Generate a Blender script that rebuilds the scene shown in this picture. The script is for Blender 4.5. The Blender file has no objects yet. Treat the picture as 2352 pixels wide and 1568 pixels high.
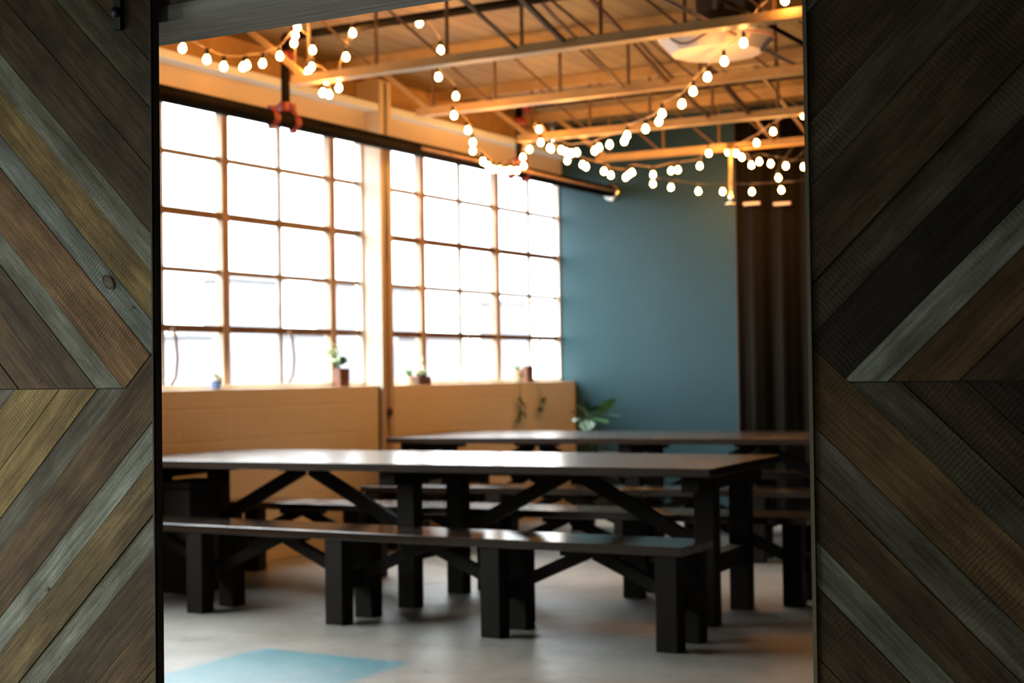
import bpy, bmesh, math, random
from mathutils import Vector, Matrix
random.seed(7)
S = bpy.context.scene
COL = S.collection
PI = math.pi

# ------------------------------------------------------------------ camera
F = 3500.0                       # focal length in pixels of a 2352 x 1568 frame
TH = math.radians(29.7); PIT = math.atan(72 / 3500); ROL = math.radians(-0.75)
CAMZ = 1.2
RC = Matrix.Rotation(TH, 3, 'Z') @ Matrix.Rotation(PI / 2 + PIT, 3, 'X') @ Matrix.Rotation(ROL, 3, 'Z')
cam_d = bpy.data.cameras.new('camera'); cam = bpy.data.objects.new('camera', cam_d); COL.objects.link(cam)
cam.matrix_world = Matrix.Translation((0, 0, CAMZ)) @ RC.to_4x4()
cam_d.sensor_width = 36; cam_d.lens = F * 36 / 2352; cam_d.clip_start = 0.02; cam_d.clip_end = 300
cam_d.dof.use_dof = True; cam_d.dof.focus_distance = 3.25; cam_d.dof.aperture_fstop = 4.2
S.camera = cam

# ------------------------------------------------------------------ daylight, exposure
W = bpy.data.worlds.new('sky'); S.world = W; W.use_nodes = True
bg = W.node_tree.nodes['Background']
bg.inputs[0].default_value = (0.95, 0.98, 1.0, 1); bg.inputs[1].default_value = 1.0
wt = W.node_tree; wn_ = wt.nodes.new('ShaderNodeTexCoord'); ws = wt.nodes.new('ShaderNodeSeparateXYZ'); wt.links.new(wn_.outputs['Generated'], ws.inputs[0])
wr = wt.nodes.new('ShaderNodeMapRange'); wt.links.new(ws.outputs[2], wr.inputs['Value'])     # overcast sky, brighter overhead
wr.inputs['From Min'].default_value = 0.05; wr.inputs['From Max'].default_value = 0.8; wr.inputs['To Min'].default_value = 9.0; wr.inputs['To Max'].default_value = 28.0
wt.links.new(wr.outputs[0], bg.inputs[1])
S.view_settings.view_transform = 'Standard'; S.view_settings.look = 'None'
S.view_settings.exposure = 0.0; S.view_settings.gamma = 1.0; S.view_settings.use_curve_mapping = False
def portal(name, x, y0, y1, z0, z1):
    d = bpy.data.lights.new(name, 'AREA'); d.shape = 'RECTANGLE'; d.size = z1 - z0; d.size_y = y1 - y0
    d.cycles.is_portal = True
    o = bpy.data.objects.new(name, d); COL.objects.link(o)
    o.location = (x, (y0 + y1) / 2, (z0 + z1) / 2); o.rotation_euler = (0, -PI / 2, 0)
pd = bpy.data.lights.new('daylight_portal', 'AREA'); pd.shape = 'RECTANGLE'; pd.size = 1.0; pd.size_y = 1.1; pd.cycles.is_portal = True
po = bpy.data.objects.new('daylight_portal', pd); COL.objects.link(po); po.location = (-3.5, -4.8, 1.55); po.rotation_euler = (PI / 2, 0, 0)   # faces into the entry room
BULB = 135.0                      # radiance of the glowing bulbs

# room dimensions (metres; x = away from the window wall, y = along it)
XP, XW = -6.30, -6.47            # inner face of the parapet, plane of the glass
YB = 12.18                       # blue back wall
ZS, ZT = 1.12, 2.945             # sill height, window head
ZC = 3.42                        # underside of the roof deck
YD = 2.60                        # face of the sliding doors
XR = 3.2
portal('daylight_portal', -6.75, 2.95, YB, ZS, ZT)
portal('daylight_portal', -4.50, 0.3, 2.45, 0.35, 2.10)

# ------------------------------------------------------------------ helpers
def mat(name, col, rough=0.6, metal=0.0, spec=None, emit=None, es=0, noise=None, bump=None, nscale=6.0, stretch=None):
    m = bpy.data.materials.new(name); m.use_nodes = True
    nt = m.node_tree; b = nt.nodes['Principled BSDF']
    b.inputs['Base Color'].default_value = (*col, 1); b.inputs['Roughness'].default_value = rough
    b.inputs['Metallic'].default_value = metal
    if spec is not None: b.inputs['Specular IOR Level'].default_value = spec
    if emit: b.inputs['Emission Color'].default_value = (*emit, 1); b.inputs['Emission Strength'].default_value = es
    if noise or bump:
        tc = nt.nodes.new('ShaderNodeTexCoord'); mp = nt.nodes.new('ShaderNodeMapping')
        nt.links.new(tc.outputs['Object'], mp.inputs[0])
        if stretch: mp.inputs['Scale'].default_value = stretch
        n = nt.nodes.new('ShaderNodeTexNoise'); n.inputs['Scale'].default_value = nscale; n.inputs['Detail'].default_value = 6
        nt.links.new(mp.outputs[0], n.inputs[0])
        if noise:
            r = nt.nodes.new('ShaderNodeValToRGB')
            r.color_ramp.elements[0].position = 0.3; r.color_ramp.elements[1].position = 0.7
            r.color_ramp.elements[0].color = (*[c * (1 - noise) for c in col], 1)
            r.color_ramp.elements[1].color = (*[min(1, c * (1 + noise)) for c in col], 1)
            nt.links.new(n.outputs[0], r.inputs[0]); nt.links.new(r.outputs[0], b.inputs['Base Color'])
        if bump:
            bp = nt.nodes.new('ShaderNodeBump'); bp.inputs['Strength'].default_value = bump; bp.inputs['Distance'].default_value = 0.01
            nt.links.new(n.outputs[0], bp.inputs['Height']); nt.links.new(bp.outputs[0], b.inputs['Normal'])
    return m

class MB:
    """collects boxes, bars and tubes and links them as one mesh object"""
    def __init__(s): s.b = bmesh.new()
    def hexa(s, P, mi=0):
        v = [s.b.verts.new(p) for p in P]
        for f in ((0, 3, 2, 1), (4, 5, 6, 7), (0, 1, 5, 4), (1, 2, 6, 5), (2, 3, 7, 6), (3, 0, 4, 7)):
            s.b.faces.new([v[i] for i in f]).material_index = mi
        return s
    def box(s, x0, x1, y0, y1, z0, z1, mi=0):
        return s.hexa([(x0, y0, z0), (x1, y0, z0), (x1, y1, z0), (x0, y1, z0), (x0, y0, z1), (x1, y0, z1), (x1, y1, z1), (x0, y1, z1)], mi)
    def bar(s, a, b, w, h, up=(0, 0, 1)):
        a, b = Vector(a), Vector(b); d = (b - a).normalized(); up = Vector(up)
        r = d.cross(up)
        if r.length < 1e-4: r = d.cross(Vector((0, 1, 0)))
        r.normalize(); u = r.cross(d).normalized(); r *= w / 2; u *= h / 2
        return s.hexa([a - r - u, a + r - u, a + r + u, a - r + u, b - r - u, b + r - u, b + r + u, b - r + u])
    def tube(s, pts, r, n=10, cap=True):
        pts = [Vector(p) for p in pts]; rs = r if isinstance(r, (list, tuple)) else [r] * len(pts)
        rings = []; ref = None
        for i, p in enumerate(pts):
            t = (pts[min(i + 1, len(pts) - 1)] - pts[max(i - 1, 0)]).normalized()
            if ref is None:
                ref = t.cross(Vector((0, 0, 1)))
                if ref.length < 1e-3: ref = t.cross(Vector((0, 1, 0)))
            ref = (ref - t * ref.dot(t)).normalized(); u = t.cross(ref)
            rings.append([s.b.verts.new(p + (ref * math.cos(k * 2 * PI / n) + u * math.sin(k * 2 * PI / n)) * rs[i]) for k in range(n)])
        for A, B in zip(rings, rings[1:]):
            for k in range(n):
                f = s.b.faces.new([A[k], A[(k + 1) % n], B[(k + 1) % n], B[k]]); f.smooth = n > 6
        if cap: s.b.faces.new(rings[0][::-1]); s.b.faces.new(rings[-1])
        return s
    def lathe(s, prof, c=(0, 0, 0), n=20, smooth=True, ax=None):
        c = Vector(c); Mx = Matrix.Identity(3) if ax is None else Vector((0, 0, 1)).rotation_difference(Vector(ax)).to_matrix()
        rings = []
        for r, z in prof:
            if r < 1e-5: rings.append([s.b.verts.new(c + Mx @ Vector((0, 0, z)))])
            else: rings.append([s.b.verts.new(c + Mx @ Vector((r * math.cos(k * 2 * PI / n), r * math.sin(k * 2 * PI / n), z))) for k in range(n)])
        for A, B in zip(rings, rings[1:]):
            for k in range(n):
                k2 = (k + 1) % n
                if len(A) == 1 and len(B) == 1: continue
                if len(A) == 1: f = s.b.faces.new([A[0], B[k2], B[k]])
                elif len(B) == 1: f = s.b.faces.new([A[k], A[k2], B[0]])
                else: f = s.b.faces.new([A[k], A[k2], B[k2], B[k]])
                f.smooth = smooth
        return s
    def ball(s, c, r, n=14): 
        m = 8
        return s.lathe([(r * math.sin(PI * i / m), -r * math.cos(PI * i / m)) for i in range(m + 1)], c, n)
    def leaf(s, base, tip, w, droop=0.0, side=None, lobes=0, fold=0.15, n=8):
        base, tip = Vector(base), Vector(tip); d = tip - base
        sd = Vector(side) if side else d.cross(Vector((0, 0, 1)))
        if sd.length < 1e-4: sd = Vector((1, 0, 0))
        sd.normalize(); nr = sd.cross(d).normalized(); rows = []
        for i in range(n + 1):
            t = i / n; wd = w / 2 * math.sin(PI * min(1, t * 0.93 + 0.05)) ** 0.7
            if lobes and i % 2: wd *= 1 - lobes
            p = base + d * t + Vector((0, 0, -droop * t * t))
            rows.append([s.b.verts.new(p - sd * wd + nr * fold * wd), s.b.verts.new(p), s.b.verts.new(p + sd * wd + nr * fold * wd)])
        for A, B in zip(rows, rows[1:]):
            for k in (0, 1):
                f = s.b.faces.new([A[k], A[k + 1], B[k + 1], B[k]]); f.smooth = True
        return s
    def build(s, name, m, parent=None, bevel=0, solid=0):
        bmesh.ops.recalc_face_normals(s.b, faces=s.b.faces)
        me = bpy.data.meshes.new(name); s.b.to_mesh(me); s.b.free()
        for x in (m if isinstance(m, (list, tuple)) else [m]): me.materials.append(x)
        o = bpy.data.objects.new(name, me); COL.objects.link(o)
        if parent: o.parent = parent
        if solid:
            q = o.modifiers.new('thick', 'SOLIDIFY'); q.thickness = solid; q.offset = 0
        if bevel:
            q = o.modifiers.new('bevel', 'BEVEL'); q.width = bevel; q.segments = 2; q.limit_method = 'ANGLE'
        return o

def tag(o, label=None, cat=None, group=None, kind=None):
    for k, v in (('label', label), ('category', cat), ('group', group), ('kind', kind)):
        if v: o[k] = v
    return o
def thing(name, label, cat, loc=(0, 0, 0), rz=0, group=None):
    o = bpy.data.objects.new(name, None); COL.objects.link(o)
    o.location = loc; o.rotation_euler = (0, 0, rz); o.empty_display_size = 0.1
    return tag(o, label, cat, group)
def dup(o, parent=None):
    c = o.copy(); COL.objects.link(c); c.parent = parent
    for ch in list(o.children): dup(ch, c)
    return c
def ray(px, py): return RC @ Vector(((px - 1176) / F, (784 - py) / F, -1.0))
EYE = Vector((0, 0, CAMZ))
def atY(px, py, Y): d = ray(px, py); return EYE + d * (Y / d.y)
def atX(px, py, X): d = ray(px, py); return EYE + d * (X / d.x)
def on_line(px, py, P0, P1):     # point on the upright plane through two plan points
    d = ray(px, py); n = Vector((P1[1] - P0[1], P0[0] - P1[0], 0))
    return EYE + d * (n.dot(Vector((P0[0], P0[1], 0)) - Vector((0, 0, 0))) / n.dot(d))

# ------------------------------------------------------------------ materials
def nodes(m): return m.node_tree, m.node_tree.nodes['Principled BSDF']
def mix_rgb(nt, fac, a, b, mode='MIX'):
    x = nt.nodes.new('ShaderNodeMix'); x.data_type = 'RGBA'; x.blend_type = mode
    for sock, v in ((x.inputs[0], fac), (x.inputs[6], a), (x.inputs[7], b)):
        if hasattr(v, 'links'): nt.links.new(v, sock)
        elif isinstance(v, tuple): sock.default_value = (*v, 1)
        else: sock.default_value = v
    return x.outputs[2]
def math_n(nt, op, a, b=0.0, c=None):
    x = nt.nodes.new('ShaderNodeMath'); x.operation = op
    for i, v in enumerate((a, b, c)):
        if v is None: continue
        if hasattr(v, 'links'): nt.links.new(v, x.inputs[i])
        else: x.inputs[i].default_value = v
    return x.outputs[0]

def plank_material():
    m = mat('reclaimed_planks', (0.2, 0.15, 0.1), 0.85, spec=0.25); nt, b = nodes(m); N = nt.nodes; L = nt.links
    at = N.new('ShaderNodeVertexColor'); at.layer_name = 'paint'
    uv = N.new('ShaderNodeUVMap'); uv.uv_map = 'grain'
    def noise(scale, sc, det=6, rough=0.6):
        mp = N.new('ShaderNodeMapping'); mp.inputs['Scale'].default_value = sc; L.new(uv.outputs[0], mp.inputs[0])
        n = N.new('ShaderNodeTexNoise'); n.inputs['Scale'].default_value = scale; n.inputs['Detail'].default_value = det; n.inputs['Roughness'].default_value = rough
        L.new(mp.outputs[0], n.inputs[0]); return n.outputs[0]
    def ramp(f, p0, p1, c0, c1):
        r = N.new('ShaderNodeValToRGB'); r.color_ramp.elements[0].position = p0; r.color_ramp.elements[1].position = p1
        r.color_ramp.elements[0].color = (*c0, 1); r.color_ramp.elements[1].color = (*c1, 1); L.new(f, r.inputs[0]); return r.outputs[0]
    grain = ramp(noise(30, (0.25, 3.2, 1)), 0.3, 0.7, (0.62,) * 3, (1.3,) * 3)
    patch = ramp(noise(5, (1, 2.4, 1), 4), 0.35, 0.68, (0.55, 0.5, 0.42), (1.25, 1.2, 1.15))
    streak = ramp(noise(11, (0.12, 2.6, 1), 5), 0.36, 0.66, (0.66, 0.62, 0.56), (1.22, 1.22, 1.22))
    fine = ramp(noise(220, (1, 1, 1), 2), 0.3, 0.7, (0.82,) * 3, (1.16,) * 3)
    col = mix_rgb(nt, 1.0, at.outputs[0], grain, 'MULTIPLY')
    col = mix_rgb(nt, 0.9, col, streak, 'MULTIPLY'); col = mix_rgb(nt, 1.0, col, patch, 'MULTIPLY'); col = mix_rgb(nt, 0.8, col, fine, 'MULTIPLY')
    # circular-saw marks across the plank, broken up by noise
    wv = N.new('ShaderNodeTexWave'); wv.wave_type = 'BANDS'; wv.bands_direction = 'X'
    wv.inputs['Scale'].default_value = 36; wv.inputs['Distortion'].default_value = 4.0; wv.inputs['Detail'].default_value = 2; L.new(uv.outputs[0], wv.inputs[0])
    saw = math_n(nt, 'MULTIPLY', wv.outputs['Fac'], ramp(noise(3, (1, 1, 1), 2), 0.42, 0.62, (0,) * 3, (1,) * 3))
    col = mix_rgb(nt, math_n(nt, 'MULTIPLY', saw, math_n(nt, 'MULTIPLY', at.outputs[1], 0.42)), col, (0.055, 0.032, 0.015))
    # nail holes and small knots
    vo = N.new('ShaderNodeTexVoronoi'); vo.inputs['Scale'].default_value = 7; L.new(uv.outputs[0], vo.inputs[0])
    hole = math_n(nt, 'LESS_THAN', vo.outputs['Distance'], 0.028)
    col = mix_rgb(nt, math_n(nt, 'MULTIPLY', hole, 0.8), col, (0.01, 0.008, 0.005))
    L.new(col, b.inputs['Base Color'])
    bp = N.new('ShaderNodeBump'); bp.inputs['Strength'].default_value = 0.5; bp.inputs['Distance'].default_value = 0.004
    h = math_n(nt, 'ADD', noise(40, (0.25, 3.2, 1)), math_n(nt, 'MULTIPLY', saw, 0.22)); L.new(h, bp.inputs['Height']); L.new(bp.outputs[0], b.inputs['Normal'])
    return m
M_PLANK = plank_material()
M_DARKEDGE = mat('door_edge_wood', (0.035, 0.022, 0.014), 0.8, noise=0.3)
M_BRASS = mat('edge_strip', (0.16, 0.13, 0.07), 0.6, 0.2)
M_IRON = mat('black_iron', (0.02, 0.02, 0.022), 0.45, 0.6)
M_TABLE = mat('dark_stained_wood', (0.022, 0.013, 0.009), 0.22, spec=1.0, noise=0.35, nscale=14, stretch=(1, 9, 9))
M_SEAT = mat('dark_glossy_seat_wood', (0.020, 0.012, 0.008), 0.15, spec=1.0, noise=0.3, nscale=14, stretch=(1, 9, 9))
M_LEG = mat('black_stained_timber', (0.010, 0.0075, 0.005), 0.65, spec=0.2, noise=0.3, nscale=14, stretch=(9, 9, 1), bump=0.1)
M_CREAM = mat('cream_paint', (0.80, 0.75, 0.66), 0.55, noise=0.05, nscale=3)
M_WEB = mat('brown_web_steel', (0.14, 0.075, 0.035), 0.5)  # web members and braces, darker brown than the chords
M_STEEL = mat('cream_painted_steel', (0.44, 0.29, 0.12), 0.45, noise=0.12, nscale=8)
M_MULL = mat('weathered_window_timber', (0.40, 0.27, 0.18), 0.6, noise=0.35, nscale=14, stretch=(1, 1, 0.2))
M_BAR = mat('grey_glazing_bar', (0.30, 0.25, 0.20), 0.5, noise=0.3, nscale=9)
M_BARD = mat('brown_sash_bar', (0.16, 0.085, 0.045), 0.5, noise=0.3, nscale=9)
M_PIPE = mat('black_steel_pipe', (0.006, 0.005, 0.004), 0.6, 0.0, spec=0.02, noise=0.3, nscale=10)
M_RED = mat('red_pipe_coupling', (0.13, 0.009, 0.006), 0.5)
M_CHROME = mat('chrome', (0.85, 0.85, 0.85), 0.12, 1.0)
M_WIRE = mat('cord', (0.45, 0.33, 0.20), 0.6)
M_SOCK = mat('bulb_socket', (0.012, 0.010, 0.010), 0.5)
M_BULB = mat('glowing_glass', (1, 0.8, 0.5), 0.3, emit=(1.0, 0.42, 0.10), es=BULB)
M_SHADE = mat('white_enamel', (0.86, 0.82, 0.76), 0.4)
M_TERRA = mat('brown_ceramic', (0.12, 0.032, 0.008), 0.5, noise=0.15)
M_DKPOT = mat('dark_brown_ceramic', (0.09, 0.035, 0.02), 0.5, noise=0.15)
M_PALEPOT = mat('pale_ceramic', (0.60, 0.58, 0.48), 0.4)
M_PINKPOT = mat('pale_pink_ceramic', (0.80, 0.62, 0.54), 0.5)
M_BLUEPOT = mat('blue_glaze', (0.06, 0.11, 0.26), 0.25)
M_SOIL = mat('soil', (0.03, 0.02, 0.012), 0.9)
M_LEAF = mat('green_leaf', (0.07, 0.20, 0.05), 0.4, noise=0.3, nscale=20)
M_LEAFD = mat('dark_green_leaf', (0.03, 0.10, 0.04), 0.42, noise=0.3, nscale=12)
M_LEAFP = mat('pale_succulent', (0.40, 0.50, 0.32), 0.5, noise=0.2, nscale=20)
M_LEAFW = mat('cream_flower', (0.75, 0.66, 0.48), 0.6)
M_CURT = mat('dark_brown_cloth', (0.009, 0.008, 0.0055), 0.95, spec=0.1)
M_POST = mat('brown_trim_timber', (0.07, 0.05, 0.04), 0.6)
M_DARKFILL = mat('dark_brown_fill', (0.012, 0.009, 0.006), 0.6)
M_DARKBOX = mat('dark_grey_housing', (0.05, 0.045, 0.04), 0.6)
M_GREYMET = mat('light_grey_metal', (0.45, 0.45, 0.42), 0.4, 0.3)
M_BROWNCORD = mat('brown_cord', (0.12, 0.035, 0.02), 0.5)
M_WARMRAIL = mat('pale_bracket', (0.75, 0.62, 0.52), 0.4)

# glass: clear with a faint reflection
M_GLASS = bpy.data.materials.new('window_glass'); M_GLASS.use_nodes = True
nt = M_GLASS.node_tree; nt.nodes.clear()
o_ = nt.nodes.new('ShaderNodeOutputMaterial'); t_ = nt.nodes.new('ShaderNodeBsdfTransparent'); g_ = nt.nodes.new('ShaderNodeBsdfGlossy'); x_ = nt.nodes.new('ShaderNodeMixShader')
fr = nt.nodes.new('ShaderNodeLayerWeight'); fr.inputs[0].default_value = 0.5
pw = nt.nodes.new('ShaderNodeMath'); pw.operation = 'POWER'; pw.inputs[1].default_value = 5.0; nt.links.new(fr.outputs['Facing'], pw.inputs[0])
t_.inputs[0].default_value = (0.96, 0.98, 0.98, 1); g_.inputs['Roughness'].default_value = 0.02
fm = nt.nodes.new('ShaderNodeMath'); fm.operation = 'MULTIPLY_ADD'; fm.inputs[1].default_value = 0.6; fm.inputs[2].default_value = 0.02
nt.links.new(pw.outputs[0], fm.inputs[0]); nt.links.new(fm.outputs[0], x_.inputs[0]); nt.links.new(t_.outputs[0], x_.inputs[1]); nt.links.new(g_.outputs[0], x_.inputs[2]); nt.links.new(x_.outputs[0], o_.inputs[0])

# painted block wall: shallow course joints under cream paint
def block_material():
    m = mat('cream_painted_block', (0.88, 0.78, 0.60), 0.5); nt, b = nodes(m); N = nt.nodes; L = nt.links
    g = N.new('ShaderNodeNewGeometry'); sx = N.new('ShaderNodeSeparateXYZ'); L.new(g.outputs['Position'], sx.inputs[0])
    cb = N.new('ShaderNodeCombineXYZ'); L.new(sx.outputs[1], cb.inputs[0]); L.new(sx.outputs[2], cb.inputs[1])
    br = N.new('ShaderNodeTexBrick'); br.inputs['Scale'].default_value = 1; br.inputs['Brick Width'].default_value = 0.4; br.inputs['Row Height'].default_value = 0.2
    br.inputs['Mortar Size'].default_value = 0.007; br.inputs['Mortar Smooth'].default_value = 0.6; L.new(cb.outputs[0], br.inputs[0])
    n = N.new('ShaderNodeTexNoise'); n.inputs['Scale'].default_value = 9; n.inputs['Detail'].default_value = 5; L.new(g.outputs['Position'], n.inputs[0])
    h = math_n(nt, 'SUBTRACT', math_n(nt, 'MULTIPLY', n.outputs[0], 0.25), br.outputs['Fac'])
    bp = N.new('ShaderNodeBump'); bp.inputs['Strength'].default_value = 0.6; bp.inputs['Distance'].default_value = 0.007; L.new(h, bp.inputs['Height']); L.new(bp.outputs[0], b.inputs['Normal'])
    return m
M_BLOCK = block_material()
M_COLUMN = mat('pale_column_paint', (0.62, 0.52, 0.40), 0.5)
M_BAND = mat('dimmed_cream_paint', (0.62, 0.52, 0.38), 0.55)  # the parapet's cream, coloured dimmer to offset the glow of nearby bulbs
M_RECESS = mat('brown_recess_timber', (0.40, 0.24, 0.10), 0.6, noise=0.2, nscale=4)
M_LEDGE = mat('daylit_ledge_paint', (0.74, 0.84, 0.96), 0.5)  # cool tint stands in for daylight on the white ledge

def deck_material():             # timber roof deck, boards running along the window wall
    m = mat('timber_deck', (0.55, 0.36, 0.17), 0.6); nt, b = nodes(m); N = nt.nodes; L = nt.links
    g = N.new('ShaderNodeNewGeometry'); sx = N.new('ShaderNodeSeparateXYZ'); L.new(g.outputs['Position'], sx.inputs[0])
    q = math_n(nt, 'DIVIDE', sx.outputs[0], 0.135); fl = math_n(nt, 'FLOOR', q); frc = math_n(nt, 'SUBTRACT', q, fl)
    d = math_n(nt, 'ABSOLUTE', math_n(nt, 'SUBTRACT', frc, 0.5)); groove = math_n(nt, 'GREATER_THAN', d, 0.455)
    wn = N.new('ShaderNodeTexWhiteNoise'); wn.noise_dimensions = '1D'; L.new(fl, wn.inputs['W'])
    mp = N.new('ShaderNodeMapping'); mp.inputs['Scale'].default_value = (7, 0.6, 1); L.new(g.outputs['Position'], mp.inputs[0])
    n = N.new('ShaderNodeTexNoise'); n.inputs['Scale'].default_value = 5; n.inputs['Detail'].default_value = 6; L.new(mp.outputs[0], n.inputs[0])
    f = math_n(nt, 'ADD', math_n(nt, 'MULTIPLY', wn.outputs[0], 0.5), math_n(nt, 'MULTIPLY', n.outputs[0], 0.6))
    c = mix_rgb(nt, f, (0.15, 0.092, 0.024), (0.27, 0.18, 0.058)); c = mix_rgb(nt, groove, c, (0.10, 0.05, 0.02))
    L.new(c, b.inputs['Base Color'])
    bp = N.new('ShaderNodeBump'); bp.inputs['Strength'].default_value = 0.6; bp.inputs['Distance'].default_value = 0.01; bp.invert = True
    L.new(groove, bp.inputs['Height']); L.new(bp.outputs[0], b.inputs['Normal'])
    return m
M_DECK = deck_material()

def floor_material():            # worn sealed concrete with a square of old blue paint
    m = mat('sealed_concrete', (0.4, 0.38, 0.34), 0.4); nt, b = nodes(m); N = nt.nodes; L = nt.links
    g = N.new('ShaderNodeNewGeometry'); sx = N.new('ShaderNodeSeparateXYZ'); L.new(g.outputs['Position'], sx.inputs[0])
    def noise(sc, det=6, r=0.6):
        n = N.new('ShaderNodeTexNoise'); n.inputs['Scale'].default_value = sc; n.inputs['Detail'].default_value = det; n.inputs['Roughness'].default_value = r
        L.new(g.outputs['Position'], n.inputs[0]); return n.outputs[0]
    def step(f, a, c):
        r = N.new('ShaderNodeMapRange'); r.inputs['From Min'].default_value = a; r.inputs['From Max'].default_value = c; L.new(f, r.inputs['Value']); return r.outputs[0]
    c = mix_rgb(nt, step(noise(1.3), 0.3, 0.7), (0.19, 0.187, 0.163), (0.31, 0.305, 0.275))
    c = mix_rgb(nt, step(noise(7, 8, 0.7), 0.55, 0.72), c, (0.16, 0.145, 0.125))
    c = mix_rgb(nt, step(noise(24, 4), 0.62, 0.70), c, (0.36, 0.35, 0.33))
    w = math_n(nt, 'MULTIPLY', math_n(nt, 'SUBTRACT', noise(12, 6, 0.7), 0.5), 0.12)
    x = math_n(nt, 'ADD', sx.outputs[0], w); y = math_n(nt, 'ADD', sx.outputs[1], w)
    ins = math_n(nt, 'MULTIPLY', math_n(nt, 'MULTIPLY', step(x, -4.33, -4.29), step(x, -3.50, -3.56)), math_n(nt, 'MULTIPLY', step(y, 5.33, 5.30), step(y, 4.3, 4.4)))
    chip = math_n(nt, 'SUBTRACT', 1.0, step(noise(16, 6, 0.65), 0.63, 0.67))
    worn = step(noise(3.1, 8, 0.75), 0.20, 0.5)
    c = mix_rgb(nt, math_n(nt, 'MULTIPLY', math_n(nt, 'MULTIPLY', ins, chip), math_n(nt, 'MULTIPLY_ADD', worn, 0.4, 0.6)), c, (0.045, 0.21, 0.265))
    L.new(c, b.inputs['Base Color'])
    L.new(math_n(nt, 'MULTIPLY_ADD', noise(4, 5), 0.35, 0.22), b.inputs['Roughness'])
    bp = N.new('ShaderNodeBump'); bp.inputs['Strength'].default_value = 0.15; bp.inputs['Distance'].default_value = 0.01; L.new(noise(5, 8), bp.inputs['Height']); L.new(bp.outputs[0], b.inputs['Normal'])
    return m
M_FLOOR = floor_material()
M_BLUE = mat('slate_blue_paint', (0.019, 0.050, 0.064), 0.38, spec=0.22, noise=0.08, nscale=1.2)
M_BLUE.node_tree.nodes['Principled BSDF'].inputs['Specular Tint'].default_value = (0.7, 0.95, 1.0, 1)
M_DARKWALL = mat('dark_brown_paint', (0.045, 0.035, 0.025), 0.7)
M_FRONTROOM = mat('front_room_paint', (0.13, 0.115, 0.09), 0.7)
M_GREYLINT = mat('bounce_lit_timber', (0.42, 0.41, 0.36), 0.8, noise=0.3, nscale=8, stretch=(0.5, 8, 8))  # grey timber paled to stand in for floor bounce under the lintel
M_GREYWOOD = mat('grey_brown_timber', (0.34, 0.29, 0.17), 0.8, noise=0.4, nscale=8, stretch=(0.5, 8, 8), bump=0.3)

# ------------------------------------------------------------------ room shell
def struct(o): o['kind'] = 'structure'; return o
struct(MB().box(-6.7, XR, -4.6, YB + 0.2, -0.12, 0).build('floor', M_FLOOR))
struct(MB().box(-6.7, XR, -4.6, YB + 0.2, ZC, ZC + 0.12).build('ceiling', M_DECK))
struct(MB().box(XW - 0.02, XR, YB, YB + 0.2, 0, ZC).build('wall_back', M_BLUE))
struct(MB().box(XR, XR + 0.15, -4.6, YB + 0.2, 0, ZC).build('wall_right', M_DARKWALL))
FX0, FX1, FZ0, FZ1 = -4.0, -3.0, 1.0, 2.1     # unseen window added at the entry room's back to light doors and lintel
struct(MB().box(-6.7, FX0, -4.75, -4.6, 0, ZC).box(FX1, XR, -4.75, -4.6, 0, ZC).box(FX0, FX1, -4.75, -4.6, 0, FZ0).box(FX0, FX1, -4.75, -4.6, FZ1, ZC).build('wall_front', M_FRONTROOM))
w4 = bpy.data.objects.new('fill_window_rear', None); COL.objects.link(w4); w4.location = (FX0, -4.68, FZ0); struct(w4)
fw, fh = FX1 - FX0, FZ1 - FZ0
MB().box(0, fw, -0.03, 0.03, 0, 0.05).box(0, fw, -0.03, 0.03, fh - 0.05, fh).box(0, 0.05, -0.03, 0.03, 0.05, fh - 0.05).box(fw - 0.05, fw, -0.03, 0.03, 0.05, fh - 0.05).box(fw / 2 - 0.02, fw / 2 + 0.02, -0.03, 0.03, 0.05, fh - 0.05).build('window_frame', M_GREYWOOD, w4)
MB().box(0.05, fw - 0.05, -0.003, 0.003, 0.05, fh - 0.05).build('pane', M_GLASS, w4)
CY0, CY1 = 9.115, 9.26           # column between the two window bays
wl = MB()
wl.box(-6.62, XP, 2.84, CY0 - 0.03, 0, ZS)                  # parapet below the windows
wl.box(-6.62, XP, CY1, YB, 0, ZS)
struct(wl.build('wall_left', M_BLOCK))
struct(MB().box(-6.62, -6.41, 2.84, CY0, ZT, 3.115).box(-6.62, -6.41, CY1, YB, ZT, 3.115).build('wall_left', M_BAND))      # band above the windows
struct(MB().box(-6.62, -6.50, 2.84, YB, 3.165, ZC).build('wall_left', M_RECESS))   # set-back timber strip under the deck
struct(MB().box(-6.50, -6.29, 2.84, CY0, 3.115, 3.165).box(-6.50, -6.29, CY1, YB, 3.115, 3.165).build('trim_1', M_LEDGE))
struct(MB().box(-4.45, -4.3, -4.6, 2.70, 0, 0.35).box(-4.45, -4.3, -4.6, 2.70, 2.10, ZC).box(-4.45, -4.3, -4.6, 0.3, 0.35, 2.10).box(-4.45, -4.3, 2.45, 2.70, 0.35, 2.10).build('added_entry_wall', M_FRONTROOM))  # unseen wall set close to the doors to hold the added side window
wp = MB()
wp.box(-6.62, -2.66, 2.70, 2.84, 0, ZC); wp.box(-0.78, XR, 2.70, 2.84, 0, ZC); wp.box(-2.66, -0.78, 2.72, 2.82, 2.06, ZC)
struct(wp.build('wall_partition', M_FRONTROOM))
struct(MB().box(-2.66, -0.78, 2.655, 2.835, 2.06, 2.36).build('trim_2', M_GREYWOOD, bevel=0.006))
struct(MB().box(-2.66, -0.78, 2.65, 2.84, 2.02, 2.06).build('trim_4', M_GREYLINT, bevel=0.004))

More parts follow.
